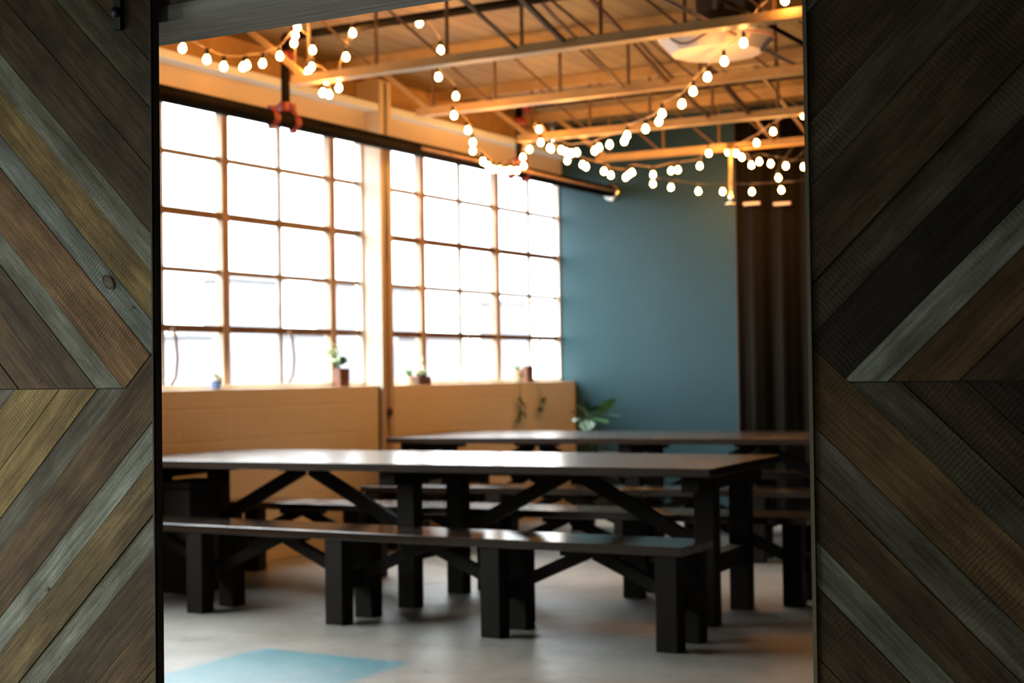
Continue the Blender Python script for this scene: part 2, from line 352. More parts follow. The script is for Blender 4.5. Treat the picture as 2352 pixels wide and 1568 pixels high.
# the steel column standing between the two bays
col_t = thing('column', 'cream painted steel column standing between the two tall window bays', 'column', (XP, (CY0 + CY1) / 2, 0))
m = MB(); yc = CY0 - (CY0 + CY1) / 2
m.box(-0.19, -0.02, yc, -yc, 0, 3.16).box(-0.02, 0.02, yc, yc + 0.05, 0, 3.34).box(-0.02, 0.02, -yc - 0.05, -yc, 0, 3.34)
m.box(-0.19, -0.02, yc, -yc, 3.16, 3.34)
m.build('shaft', M_COLUMN, col_t)
MB().tube([(0.012, 0.004, 2.05), (0.012, 0.004, 3.30)], 0.011).build('conduit', M_GREYMET, col_t)
MB().lathe([(0, 0.0), (0.028, 0.0), (0.034, 0.012), (0.02, 0.022), (0, 0.022)], (0.018, 0.005, 0.93), 16, ax=(1, 0, 0)).build('outlet_cover', M_MULL and M_DKPOT, col_t)
tag(MB().tube([(XP - 0.015, CY0 - 0.015, 0.0), (XP - 0.015, CY0 - 0.015, ZS - 0.005)], 0.014).build('gap_rod', M_PIPE), 'thin dark upright rod in the gap beside the cream column', 'pipe')  # slim dark rod filling the gap between parapet and column

# ------------------------------------------------------------------ windows
ROWS = [1.504, 1.868, 2.23, 2.595]
def window(name, y0, y1, ys, thick, hand, XW=XW, ZS=ZS, ZT=ZT, ROWS=ROWS):
    w = bpy.data.objects.new(name, None); COL.objects.link(w); w.location = (XW, y0, ZS); struct(w)
    L = lambda y: y - y0
    h = ZT - ZS
    MB().box(-0.03, 0.03, 0, L(y1), 0, 0.03).box(-0.03, 0.03, 0, L(y1), h - 0.03, h).box(-0.03, 0.03, 0, 0.03, 0.03, h - 0.03).box(-0.03, 0.03, L(y1) - 0.02, L(y1), 0.03, h - 0.03).build('window_frame', M_CREAM, w)
    for i, y in enumerate(ys):
        if i % 2 == thick: MB().box(-0.03, 0.03, L(y) - 0.033, L(y) + 0.033, 0.03, h - 0.03).build('mullion', M_MULL, w, bevel=0.004)
    g = MB()
    for i, y in enumerate(ys):
        if i % 2 != thick: g.box(-0.012, 0.014, L(y) - 0.016, L(y) + 0.016, 0.03, h - 0.03)
    for k in (1, 3): g.box(-0.011, 0.013, 0.03, L(y1) - 0.02, ROWS[k] - ZS - 0.016, ROWS[k] - ZS + 0.016)
    g.build('glazing_bar', M_BAR, w)
    for k in (0, 2): MB().box(-0.02, 0.024, 0.03, L(y1) - 0.02, ROWS[k] - ZS - 0.022, ROWS[k] - ZS + 0.022).build('sash_rail', M_BARD, w)
    MB().box(-0.004, 0.0, 0.03, L(y1) - 0.02, 0.03, h - 0.03).build('pane', M_GLASS, w)
    for y in hand:
        MB().tube([(0.03, L(y), 0.36), (0.06, L(y) + 0.01, 0.385), (0.07, L(y) + 0.02, 0.33), (0.085, L(y) + 0.02, 0.2), (0.08, L(y) + 0.01, 0.08), (0.05, L(y), 0.03)], 0.010, 8).build('window_stay', M_BARD, w)
    return w
P = 0.577
Y1 = 7.596
window('window_1', 2.84, CY0, [Y1 + P * k for k in range(-8, 3)], 0, [7.05, 8.2])
window('window_2', CY1, YB, [9.92 + P * k for k in range(0, 4)], 0, [10.53, 11.7])
window('fill_window_side', 0.3, 2.45, [1.02, 1.74], 0, [], -4.38, 0.35, 2.10, [0.80, 1.15, 1.5, 1.8])  # unseen window added beside the doors to light the left one

# ------------------------------------------------------------------ sliding plank doors
def clip(poly, a, b, c):         # keep a*u + b*v <= c
    out = []
    for i in range(len(poly)):
        p, q = poly[i], poly[(i + 1) % len(poly)]
        fp, fq = a * p[0] + b * p[1] - c, a * q[0] + b * q[1] - c
        if fp <= 0: out.append(p)
        if fp * fq < 0:
            t = fp / (fp - fq); out.append((p[0] + (q[0] - p[0]) * t, p[1] + (q[1] - p[1]) * t))
    return out
K = 0.96
GR = (0.225, 0.245, 0.225); LG = (0.30, 0.345, 0.34); BR = (0.145, 0.10, 0.055); DB = (0.105, 0.078, 0.048); YB_ = (0.32, 0.24, 0.105); OR = (0.27, 0.165, 0.08); OL = (0.20, 0.155, 0.08); DG = (0.16, 0.16, 0.14); BG = (0.24, 0.29, 0.30); BK = (0.035, 0.03, 0.02); GN = (0.12, 0.12, 0.09)
def door(name, x_edge, sgn, W_, ut, up, lo, knots=(), seam=1.176, z0=0.02, z1=2.28):
    d = bpy.data.objects.new(name, None); COL.objects.link(d); d.location = (x_edge, YD, 0); struct(d)
    MB().box(*sorted((sgn * 0.0005, sgn * W_)), 0.0075, 0.027, z0, z1).build('door_core', M_DARKEDGE, d)
    bm = bmesh.new(); cl = bm.loops.layers.float_color.new('paint'); ul = bm.loops.layers.uv.new('grain')
    def put(poly, colr, sl, saw):
        if len(poly) < 3: return
        ang = math.atan(sl); off = random.random() * 40; t = 0.0005 + random.random() * 0.003
        fr_, bk = [], []
        for u, v in poly:
            fr_.append(bm.verts.new((sgn * u, t, v + seam))); bk.append(bm.verts.new((sgn * u, 0.0075, v + seam)))
        fs = [(bm.faces.new(fr_), poly)]; n = len(poly)
        for i in range(n):
            j = (i + 1) % n; fs.append((bm.faces.new([fr_[i], fr_[j], bk[j], bk[i]]), [poly[i], poly[j], poly[j], poly[i]]))
        for f, pl in fs:
            for lp, (u, v) in zip(f.loops, pl):
                lp[cl] = (colr[0] * 0.85, colr[1] * 0.83, colr[2] * 0.70, 1)
                a = u * math.cos(ang) + v * math.sin(ang); b = -u * math.sin(ang) + v * math.cos(ang)
                lp[ul].uv = (a + off, b + off * 0.37)
    g = 0.0012
    def runs(edges, cols, sl, region):
        e = [9.0] + edges + [-9.0]
        # planks outside the list: continue with planks about 0.13 wide
        hi, lo_ = edges[0], edges[-1]; bands = []
        c = hi; 
        while c < 3.2: bands.append((c + 0.12, c, random.choice([BR, DB, GR, OL, DG]), c == hi)); c += 0.12
        bands += [(edges[i], edges[i + 1], cols[i + 1], True) for i in range(len(edges) - 1)]
        c = lo_
        while c > -3.2: bands.append((c, c - 0.125, random.choice([BR, DB, GR, OL]), False)); c -= 0.125
        bands = [(a, b, cols[0] if b == hi else (cols[-1] if a == lo_ else k), z) for a, b, k, z in bands]
        for a, b, colr, _ in bands:
            poly = [(0, z0 - seam), (W_, z0 - seam), (W_, z1 - seam), (0, z1 - seam)]
            poly = clip(poly, -sl, 1, a - g); poly = clip(poly, sl, -1, -(b + g)) if poly else poly
            if poly and region == 'up':
                poly = clip(poly, 0, -1, -g); poly = clip(poly, -K, -1, -K * ut - g) if poly else poly
            if poly and region == 'lo' and a > K * ut + 0.01: poly = clip(poly, 0, 1, -g)
            if poly: put(poly, colr, sl, 0)
    runs(up[0], up[1], K, 'up'); runs(lo[0], lo[1], -K, 'lo')
    for ku, kv, kr, ks in knots:     # larger knots in the boards
        for rr, cc, dy in ((kr, (0.10, 0.085, 0.06), 0.0), (kr * 0.72, (0.20, 0.17, 0.12), -0.0003)):
            ring = [(ku + rr * (math.cos(a) * 1.0 * math.cos(ks) - 0.6 * math.sin(a) * math.sin(ks)), kv + rr * (math.cos(a) * math.sin(ks) + 0.6 * math.sin(a) * math.cos(ks))) for a in [2 * PI * q / 18 for q in range(18)]]
            f = bm.faces.new([bm.verts.new((sgn * u, dy, v)) for u, v in ring])
            for lp, (u, v) in zip(f.loops, ring): lp[cl] = (*cc, 1); lp[ul].uv = (u * 1.0, v * 1.0)
    bmesh.ops.recalc_face_normals(bm, faces=bm.faces)
    me = bpy.data.meshes.new('plank_facing'); bm.to_mesh(me); bm.free(); me.materials.append(M_PLANK)
    o = bpy.data.objects.new('plank_facing', me); COL.objects.link(o); o.parent = d
    return d
d1 = door('door_1', -2.42, -1, 1.25, 0.09,
     ([0.74, 0.633, 0.492, 0.348, 0.259, 0.146, 0.065, -0.092, -0.174, -0.292], [DB, GN, DB, DB, GR, YB_, BG, OR, GR, DB, BR]),
     ([0.428, 0.285, 0.168, 0.083, -0.07, -0.156, -0.28, -0.359, -0.502], [DG, YB_, YB_, DG, BR, LG, OL, GR, DB, BR]),
     [(-2.42 - atY(248, 648, YD).x, atY(248, 648, YD).z, 0.022, 0.75), (-2.42 - atY(302, 705, YD).x, atY(302, 705, YD).z, 0.006, 0.7), (-2.42 - atY(90, 873, YD).x, atY(90, 873, YD).z, 0.005, 0.7), (-2.42 - atY(108, 1352, YD).x, atY(108, 1352, YD).z, 0.007, -0.7)])
d2 = door('door_2', -0.88, 1, 1.25, 0.072,
     ([0.647, 0.452, 0.338, 0.167, 0.076, -0.056, -0.134, -0.25], [GR, DB, GN, DB, GN, BK, LG, (0.17, 0.11, 0.06), DB]),
     ([0.262, 0.157, 0.069, -0.07, -0.158, -0.271, -0.352], [BK, DB, GN, (0.19, 0.125, 0.06), DG, DB, GR, DB]))
MB().box(-0.004, 0.0, -0.001, 0.006, 0.02, 2.28).build('edge_strip', M_DARKEDGE, d1)
MB().box(0.0, 0.007, -0.002, 0.006, 0.02, 2.28).build('edge_strip', M_BRASS, d2)
p0 = atY(268, 68, YD - 0.01)
MB().box(p0.x + 2.42 - 0.011, p0.x + 2.42 + 0.011, -0.010, 0.0, p0.z, 2.36).lathe([(0, 0), (0.012, 0), (0.012, 0.007), (0, 0.009)], (p0.x + 2.42, -0.010, p0.z + 0.04), 10, ax=(0, -1, 0)).build('hanger_strap', M_IRON, d1)
rl = thing('door_rail', 'black iron rail above the plank doors', 'rail', (-1.6, YD, 2.36))
MB().box(-2.0, 2.0, -0.008, 0.008, -0.03, 0.03).build('rail', M_IRON, rl)
for x in (-1.8, -0.9, 0, 0.9, 1.8): MB().box(x - 0.02, x + 0.02, 0.008, 0.10, -0.02, 0.02).build('standoff', M_IRON, rl)

# ------------------------------------------------------------------ tables and benches
def planks(m, x0, x1, y0, y1, z0, z1, n):
    w = (y1 - y0) / n
    for i in range(n): m.box(x0, x1, y0 + i * w + 0.002, y0 + (i + 1) * w - 0.002, z0, z1)
    return m
def make_table(label, loc, rz, L=3.45, W=1.17, H=0.756):
    t = thing('dining_table', label, 'table', loc, rz, 'long dark trestle tables')
    planks(MB(), -L / 2, L / 2, -W / 2, W / 2, H - 0.04, H, 6).build('tabletop', M_TABLE, t, bevel=0.003)
    xs = (-L / 2 + 0.12, 0, L / 2 - 0.12)
    for x in xs:
        for y in (-0.27, 0.27): MB().box(x - 0.05, x + 0.05, y - 0.048, y + 0.048, 0, H - 0.04).build('leg', M_LEG, t, bevel=0.003)
        MB().box(x - 0.045, x + 0.045, -W / 2 + 0.08, W / 2 - 0.08, H - 0.115, H - 0.041).build('crossbeam', M_LEG, t, bevel=0.003)
        MB().box(x - 0.04, x + 0.04, -0.222, 0.222, 0.24, 0.33).build('stretcher', M_LEG, t, bevel=0.003)
    for a, b in ((0, 1), (1, 2)):
        mx = (xs[a] + xs[b]) / 2
        for s, e in ((xs[a] + 0.05, mx - 0.03), (xs[b] - 0.05, mx + 0.03)):
            MB().bar((s, 0, 0.30), (e, 0, H - 0.075), 0.045, 0.07).build('brace', M_LEG, t, bevel=0.003)
        MB().box(mx - 0.16, mx + 0.16, -0.045, 0.045, H - 0.085, H - 0.041).build('brace_block', M_LEG, t, bevel=0.003)
    return t
def make_bench(label, loc, rz, L=3.62, W=0.36, H=0.45):
    t = thing('bench', label, 'bench', loc, rz, 'long dark timber benches')
    planks(MB(), -L / 2, L / 2, -W / 2, W / 2, H - 0.04, H, 3).build('seat', M_SEAT, t, bevel=0.003)
    st = (L - 0.16) / 4; xs = [-L / 2 + 0.08 + st * i for i in range(5)]
    for x in xs:
        for y in (-0.125, 0.125): MB().box(x - 0.05, x + 0.05, y - 0.048, y + 0.048, 0, H - 0.04).build('leg', M_LEG, t, bevel=0.003)
        MB().box(x - 0.065, x + 0.065, -0.077, 0.077, 0.17, 0.25).build('stretcher', M_LEG, t, bevel=0.003)
    for a in range(4):
        mx = (xs[a] + xs[a + 1]) / 2
        for s, e in ((xs[a] + 0.05, mx - 0.02), (xs[a + 1] - 0.05, mx + 0.02)):
            MB().bar((s, 0, 0.225), (e, 0, H - 0.065), 0.045, 0.055).build('brace', M_LEG, t, bevel=0.003)
        MB().box(mx - 0.14, mx + 0.14, -0.045, 0.045, H - 0.078, H - 0.041).build('brace_block', M_LEG, t, bevel=0.003)
    return t
t1 = make_table('long dark trestle table nearest the plank doors, standing in front of the other', (-4.40, 6.86, 0), math.radians(4.2))
t2 = dup(t1); t2.location = (-4.50, 9.75, 0); t2.rotation_euler.z = math.radians(9)
t2['label'] = 'long dark trestle table farther back, standing before the blue wall'
b1 = make_bench('long dark bench on the near side of the front table, closest to the doorway', (-4.40, 6.12, 0), math.radians(0.8))
for lab, loc, rz in (('long dark bench tucked along the far side of the front table', (-4.35, 7.44, 0), 4.6),
                     ('long dark bench on the near side of the back table', (-4.27, 8.97, 0), 11.5),
                     ('long dark bench behind the back table, nearest the blue wall', (-4.49, 10.60, 0), 11.5)):
    c = dup(b1); c.location = loc; c.rotation_euler.z = math.radians(rz); c['label'] = lab

t = thing('filler_box', 'dark square filler box standing under the left end of the front table', 'bin', (-5.825, 6.56, 0))  # plain box added to fill an unclear dark area under the table
MB().box(-0.10, 0.10, -0.13, 0.13, 0, 0.58).build('box_body', M_DARKFILL, t, bevel=0.012)
MB().box(-0.108, 0.108, -0.138, 0.138, 0.581, 0.625).build('lid', M_DARKFILL, t, bevel=0.01)

# ------------------------------------------------------------------ steel roof joists
JL = ['first steel roof joist just inside the doorway, mostly hidden by the lintel', 'open web roof joist crossing the top of the view, passing above the white lamp', 'third open web roof joist from the doorway, in the middle of the ceiling', 'fourth roof joist, its chord end beside the second upright pipe under string lights', 'last roof joist, nearest the blue wall, with a drop rod hanging from it']
ZB, ZTP = 2.965, 3.345
JY = [5.98, 7.36, 8.74, 10.14, 11.48]
for j, yj in enumerate(JY):
    o = thing('roof_joist', JL[j], 'joist', (0, yj, 0), 0, 'open web steel roof joists')
    MB().box(-5.70, XR, -0.030, -0.006, ZB, ZB + 0.05).box(-5.70, XR, 0.006, 0.030, ZB, ZB + 0.05).box(-5.70, XR, -0.045, 0.045, ZB - 0.004, ZB + 0.004).build('bottom_chord', M_STEEL, o)
    MB().box(-6.46, XR, -0.045, 0.045, ZTP + 0.066, ZTP + 0.074).box(-6.46, XR, -0.012, 0.012, ZTP, ZTP + 0.066).build('top_chord', M_STEEL, o)
    MB().bar((-5.60, 0, ZB + 0.03), (-6.10, 0, ZTP + 0.04), 0.03, 0.035).build('end_web', M_STEEL, o)
    k = 0
    x = -5.58
    while x < XR - 0.1 and k < 14:
        MB().box(x - 0.008, x + 0.008, -0.008, 0.008, ZB + 0.03, ZTP + 0.01).build('upright', M_WEB, o)
        MB().bar((x + 0.05, 0, ZTP + 0.02), (x + 0.47, 0, ZB + 0.035), 0.013, 0.013).build('diagonal', M_WEB, o)
        x += 0.49; k += 1
for j in range(0, 4):
    for xb in (-4.12, -3.82):
        w = ('between the first and second roof joists', 'between the second and third roof joists', 'between the third and fourth roof joists', 'between the fourth and last roof joists')[j]
        nth = 'left' if xb == -4.12 else 'right'
        q = MB().bar((0, 0.05, 0), (0, JY[j + 1] - JY[j] - 0.05, ZB + 0.03 - ZTP - 0.02), 0.026 if nth == 'right' else 0.016, 0.022 if nth == 'right' else 0.014)
        q = q.build('bridging_brace', M_WEB)
        q.location = (xb, JY[j], ZTP + 0.02); tag(q, 'slanting %s brace %s, %s one of the pair' % ('thick' if nth == 'right' else 'slim', w, nth), 'brace', 'bridging braces between roof joists')
for i, (xc, zc) in enumerate(((-3.03, 3.03), (-2.79, 3.03))):
    tag(MB().tube([(xc, 3.2, zc), (xc, 12.1, zc)], 0.011 if i == 0 else 0.013, 8).build('conduit', M_MULL if i == 0 else M_PIPE),
        ('thin brown conduit crossing the roof joists in front of the white lamp', 'thin dark conduit crossing the roof joists near the right door edge')[i], 'conduit')

# ------------------------------------------------------------------ sprinkler pipework
XPI, ZPI = -5.90, 2.79
sp = thing('sprinkler_pipe', 'black sprinkler pipework with red couplings running along the top of the windows', 'pipe', (XPI, 2.9, ZPI))
def rel(x, y, z): return (x - XPI, y - 2.9, z - ZPI)
MB().tube([rel(XPI, 2.9, ZPI), rel(XPI, YB - 0.03, ZPI)], 0.050, 16).build('main_pipe', M_PIPE, sp)
MB().tube([rel(XPI + 0.06, 9.0, ZPI - 0.0), rel(XPI + 0.06, YB - 0.06, ZPI - 0.0)], 0.012, 8).build('cable_conduit', M_MULL, sp)
MB().lathe([(0.045, 0.0), (0.078, 0.0), (0.075, -0.02), (0.045, -0.035)], rel(XPI, YB - 0.035, ZPI), 24, ax=(0, -1, 0)).build('escutcheon', M_CHROME, sp)
RIS = [(-5.90, 7.535), (-5.90, 10.50)]
for (x, y) in RIS:
    MB().tube([rel(x, y, ZPI + 0.03), rel(x, y, 3.31)], 0.028, 12).build('riser', M_PIPE, sp)
    MB().tube([rel(x, y, 3.31), rel(XR - 0.06, y, 3.31)], 0.027, 12).build('branch_pipe', M_PIPE, sp)
    for p, q, r in (((x, y - 0.17, ZPI), (x, y - 0.11, ZPI), 0.052), ((x, y + 0.04, ZPI), (x, y + 0.10, ZPI), 0.052), ((x, y, ZPI + 0.05), (x, y, ZPI + 0.11), 0.046), ((x, y, 3.16), (x, y, 3.22), 0.040), ((x + 0.05, y, 3.31), (x + 0.10, y, 3.31), 0.040)):
        c = MB(); c.tube([rel(*p), rel(*q)], r, 14)
        mid = [(a + b) / 2 for a, b in zip(p, q)]; ax = [b - a for a, b in zip(p, q)]
        lug = (0.0, 0.0, r) if abs(ax[2]) < 0.01 else (r, 0, 0)
        for s in (-1, 1):
            cc = [mid[i] + s * lug[i] for i in range(3)]; c.box(*[v for i in range(3) for v in (rel(*cc)[i] - 0.02, rel(*cc)[i] + 0.02)])
        c.build('coupling', M_RED, sp, bevel=0.004)

# drop rod with a sprinkler head from the last joist
pr = atY(1679, 470, 11.40)
dr = thing('sprinkler_drop', 'slender drop pipe with sprinkler head hanging in front of the blue wall', 'sprinkler', (pr.x, 11.40, pr.z))
MB().tube([(0, 0, 0.06), (0, 0, 2.99 - pr.z)], 0.013, 10).build('drop_pipe', M_STEEL, dr)
MB().box(-0.03, 0.03, -0.02, 0.08, 2.95 - pr.z, 2.962 - pr.z).build('hanger_clip', M_STEEL, dr)
MB().lathe([(0, 0.10), (0.018, 0.10), (0.02, 0.05), (0.012, 0.03), (0.006, 0.01), (0, 0.01)], (0, 0, 0), 12).build('sprinkler_body', M_CHROME, dr)
MB().lathe([(0, 0.01), (0.05, 0.008), (0.05, 0.0), (0, 0.0)], (0, 0, 0), 16).build('deflector', M_CHROME, dr)

# ------------------------------------------------------------------ round ceiling lamp
pl = atY(1645, 95, 8.02)
lampo = thing('ceiling_lamp', 'wide white faceted bowl lamp hanging under the timber ceiling', 'lamp', (pl.x, 8.02, pl.z - 0.07))
MB().lathe([(0.0, 0.0), (0.255, 0.0), (0.335, 0.085), (0.33, 0.092), (0.25, 0.012), (0.0, 0.012)], (0, 0, 0), 12, smooth=False).build('lamp_shade', M_SHADE, lampo)
MB().lathe([(0, 0.02), (0.11, 0.02), (0.13, 0.22), (0, 0.22)], (0.02, 0, 0), 16).build('lamp_housing', M_DARKBOX, lampo)
MB().tube([(0.02, 0, 0.2), (0.02, 0, ZC - (pl.z - 0.05))], 0.03, 10).build('stem', M_DARKBOX, lampo)
for a in range(3):
    MB().tube([(0.30 * math.cos(a * 2.1), 0.30 * math.sin(a * 2.1), 0.06), (0.1 * math.cos(a * 2.1) + 0.02, 0.1 * math.sin(a * 2.1), 0.20)], 0.006, 6).build('shade_arm', M_DARKBOX, lampo)
pb = atY(1650, 18, 8.3)
cb = thing('ceiling_unit', 'dark grey box unit on the ceiling above the white bowl lamp', 'ventilation unit', (pb.x, 8.45, 3.2))
MB().box(-0.16, 0.16, -0.12, 0.12, -0.05, ZC - 3.2).build('housing', M_DARKBOX, cb, bevel=0.01)
MB().box(-0.24, -0.16, -0.06, 0.06, 0.0, 0.09).build('side_box', M_GREYMET, cb, bevel=0.005)
cord = [atY(px, py, 7.62) for px, py in ((1528, 74), (1536, 84), (1548, 94), (1563, 99.5), (1580, 99), (1598, 91), (1615, 80), (1632, 71), (1655, 67))]
tag(MB().tube(cord, 0.006, 8).build('drooping_cord', M_BROWNCORD), 'brown cord drooping in a loop across the left of the white lamp', 'cord')
cord = [atY(px, py, 7.62) for px, py in ((1715, 71), (1735, 71), (1755, 74), (1772, 80), (1784, 90))]
tag(MB().tube(cord, 0.006, 8).build('drooping_cord', M_BROWNCORD), 'brown cord arching over the right rim of the white lamp', 'cord')

# ------------------------------------------------------------------ string lights
def smooth(pts, n=5):
    out = []
    for i in range(len(pts) - 1):
        a, b, c, d = pts[max(i - 1, 0)], pts[i], pts[i + 1], pts[min(i + 2, len(pts) - 1)]
        for k in range(n):
            t = k / n
            out.append(0.5 * ((2 * b) + (c - a) * t + (2 * a - 5 * b + 4 * c - d) * t * t + (3 * b - a - 3 * c + d) * t ** 3))
    out.append(pts[-1]); return out
SOCK = MB().lathe([(0, 0.062), (0.011, 0.062), (0.013, 0.030), (0.010, 0.026), (0, 0.026)], (0, 0, 0), 10).build('socket', M_SOCK)
BULBM = MB().lathe([(0, -0.020), (0.009, -0.018), (0.016, -0.011), (0.0195, -0.001), (0.0175, 0.010), (0.012, 0.020), (0.009, 0.027), (0, 0.027)], (0, 0, 0), 14).build('bulb', M_BULB)
protos = [SOCK.data, BULBM.data]
for o in (SOCK, BULBM): bpy.data.objects.remove(o)
def strand(label, P0, P1, bulbs, start, end, wire=None):
    b3 = [on_line(x, y, P0, P1) for x, y in bulbs]
    org = (start + end) / 2
    t = thing('string_light', label, 'string light', org, 0, 'festoon string lights')
    path = [start] + [p + Vector((0, 0, 0.066)) for p in b3] + [end]
    MB().tube([p - org for p in smooth(path, 4)], 0.0032, 6).build('cord', wire or M_WIRE, t)
    for i, p in enumerate(b3):
        s = bpy.data.objects.new('socket', protos[0]); COL.objects.link(s); s.parent = t; s.location = p - org
        b = bpy.data.objects.new('bulb', protos[1]); COL.objects.link(b); b.parent = t; b.location = p - org
        r = (random.uniform(-.15, .15), random.uniform(-.15, .15), 0); s.rotation_euler = r; b.rotation_euler = r
    return t
V = Vector
P0, P1 = (-5.434, 6.0), (-5.665, 7.3)
strand('string of glowing bulbs at the upper left, sagging toward the first upright pipe', P0, P1,
       [(419, 112), (475, 138), (514, 154), (558, 155), (567, 151), (603, 147), (643, 130), (675, 100)], V((-5.42, 5.98, ZB)), V((-5.66, 7.32, ZB + 0.05)))
P0, P1 = (-5.665, 7.3), (-5.377, 7.5)
strand('short tangled loop of glowing bulbs beside the top of the first upright pipe', P0, P1,
       [(683, 63), (678, 82), (718, 116), (715, 155), (707, 166), (748, 186), (741, 214), (756, 218), (778, 203), (780, 175), (795, 132), (810, 77)], V((-5.66, 7.32, 3.2)), V((-5.37, 7.50, 3.21)))
P0, P1 = (-4.938, 7.50), (-5.736, 10.3)
strand('string of glowing bulbs dropping from the first branch pipe to the second upright pipe', P0, P1,
       [(963, 54), (1012, 116), (1007, 178), (1047, 222), (1043, 266), (1075, 300), (1086, 328), (1086, 347), (1110, 372), (1122, 382), (1132, 390), (1147, 391), (1160, 394), (1172, 392), (1187, 393), (1203, 382), (1201, 362), (1216, 344)], V((-4.93, 7.50, 3.21)), V((-5.74, 10.42, 3.02)))
P0, P1 = (-2.585, 7.3), (-5.657, 10.2)
strand('longest string of glowing bulbs, swooping down from the upper right past the white lamp', P0, P1,
       [(1803, 2), (1743, 47), (1708, 100), (1664, 142), (1625, 178), (1592, 211), (1566, 240), (1521, 262), (1513, 280), (1483, 297), (1440, 312), (1434, 325), (1400, 333), (1376, 340), (1366, 347), (1325, 351), (1312, 353), (1300, 350), (1289, 345), (1263, 340), (1242, 328), (1213, 320)], V((-2.50, 7.33, 3.15)), V((-5.66, 10.16, ZB + 0.02)))
P0, P1 = (-5.70, 10.35), (-4.478, 11.45)
strand('sagging string of glowing bulbs between the second upright pipe and the drop rod', P0, P1,
       [(1238, 298), (1266, 343), (1303, 370), (1338, 379), (1346, 384), (1387, 394), (1403, 403), (1437, 408), (1444, 402), (1452, 397), (1500, 402), (1541, 393), (1557, 391), (1607, 382), (1628, 353), (1672, 350)], V((-5.70, 10.38, 3.1)), V((-4.48, 11.45, ZB)))
P0, P1 = (-4.478, 11.45), (-3.415, 10.14)
strand('string of glowing bulbs rising to the right from the top of the drop rod', P0, P1,
       [(1691, 353), (1738, 329), (1776, 303), (1846, 266)], V((-4.45, 11.42, ZB)), V((-3.35, 10.14, ZB)))
P0, P1 = (-6.2, 11.3), (-2.0, 11.3)
strand('lowest string of widely spaced bulbs hanging before the blue wall and dark curtain', P0, P1,
       [(1500, 423), (1541, 431), (1604, 440), (1660, 441), (1727, 441), (1795, 437), (1868, 425)], V((-5.15, 11.32, 2.90)), V((-3.15, 11.45, ZB)), M_SOCK)
P0, P1 = (-4.478, 11.40), (-2.6, 11.25)
strand('string of small bulbs across the top of the dark curtain', P0, P1,
       [(1704, 362), (1726, 380), (1744, 372), (1770, 377), (1805, 382), (1846, 384)], V((-4.48, 11.44, ZB + 0.02)), V((-3.3, 11.40, 2.97)), M_SOCK)
P0, P1 = (-4.1, 11.52), (-3.5, 11.52)
strand('single bulb on a short cord in front of the dark curtain', P0, P1, [(1788, 409)], V((-3.98, 11.50, ZB)), V((-3.80, 11.50, ZB)), M_SOCK)

# ------------------------------------------------------------------ curtain and brackets
cx0 = atY(1690, 600, YB - 0.14).x
m = MB(); n = 170; rows = []
for i in range(n + 1):
    x = cx0 + (XR - 0.6 - cx0) * 0.55 * i / n; y = YB - 0.12 + 0.045 * math.sin(i * 0.62) + 0.015 * math.sin(i * 1.7)
    rows.append((m.b.verts.new((x, y, 0.02)), m.b.verts.new((x, y, ZC - 0.06))))
for A, B in zip(rows, rows[1:]): f = m.b.faces.new([A[0], B[0], B[1], A[1]]); f.smooth = True
cu = m.build('curtain', M_CURT, solid=0.006); tag(cu, 'tall dark brown curtain in folds covering the right part of the back wall', 'curtain')
MB_ = MB().box(cx0 - 0.045, cx0 - 0.015, YB - 0.03, YB, 0, ZC).build('trim_3', M_POST); struct(MB_)
for px, lab in ((1726.5, 'short pale bar fixed on the dark curtain, left of two'), (1796, 'short pale bar fixed on the dark curtain, right of two')):
    p = atY(px, 467.5, YB - 0.21)
    b = thing('wall_bracket', lab, 'bracket', tuple(p), 0, 'pale bars on the curtain')
    MB().box(-0.072, 0.072, -0.008, 0.012, -0.012, 0.012).build('bar', M_WARMRAIL, b, bevel=0.003)
    MB().box(-0.012, 0.012, 0.012, 0.20, -0.006, 0.006).build('arm', M_IRON, b)

# ------------------------------------------------------------------ things on the sill
def pos(px, dx=0.0):
    p = atX(px, 870, -6.385 + dx); return (-6.385 + dx, p.y, ZS)
# small blue cup pot
t = thing('plant_pot', 'small blue and white cup pot at the left end of the sill', 'plant pot', pos(497))
MB().lathe([(0, 0.0), (0.024, 0.0), (0.038, 0.045), (0.037, 0.075), (0.032, 0.075), (0.03, 0.05), (0, 0.05)], (0, 0, 0), 18).build('pot', M_BLUEPOT, t)
MB().lathe([(0.0372, 0.055), (0.0385, 0.055), (0.0385, 0.078), (0.0372, 0.078)], (0, 0, 0), 18).build('rim', M_PALEPOT, t)
m = MB()
for k in range(7):
    a = k * 0.9; m.leaf((0, 0, 0.055), (0.03 * math.cos(a), 0.03 * math.sin(a), 0.10), 0.02)
m.build('foliage', M_LEAFP, t)
# tall brown pot with trailing leaves
t = thing('potted_plant', 'leafy green plant in a tall square terracotta pot beside the cream column', 'potted plant', pos(783))
MB().box(-0.036, 0.036, -0.055, 0.055, 0, 0.125).build('pot', M_TERRA, t, bevel=0.004)
MB().box(-0.032, 0.032, -0.050, 0.050, 0.1255, 0.129).build('soil', M_SOIL, t)
m = MB(); m2 = MB(); s_ = MB()
for k, (dy, dz, w) in enumerate(((-0.03, 0.24, .05), (-0.10, 0.22, .045), (-0.16, 0.23, .04), (-0.13, 0.17, .05), (-0.07, 0.17, .06), (-0.20, 0.19, .035), (-0.04, 0.28, .04))):
    s_.tube([(0, -0.01, 0.125), (0.01, dy * 0.5, 0.125 + (dz - 0.125) * 0.7), (0, dy, dz)], 0.003, 5)
    for q in range(3):
        a = q * 2.1 + k; m.leaf((0, dy, dz), (0.045 * math.cos(a), dy + 0.045 * math.sin(a), dz + 0.02 * (q - 0.5)), w)
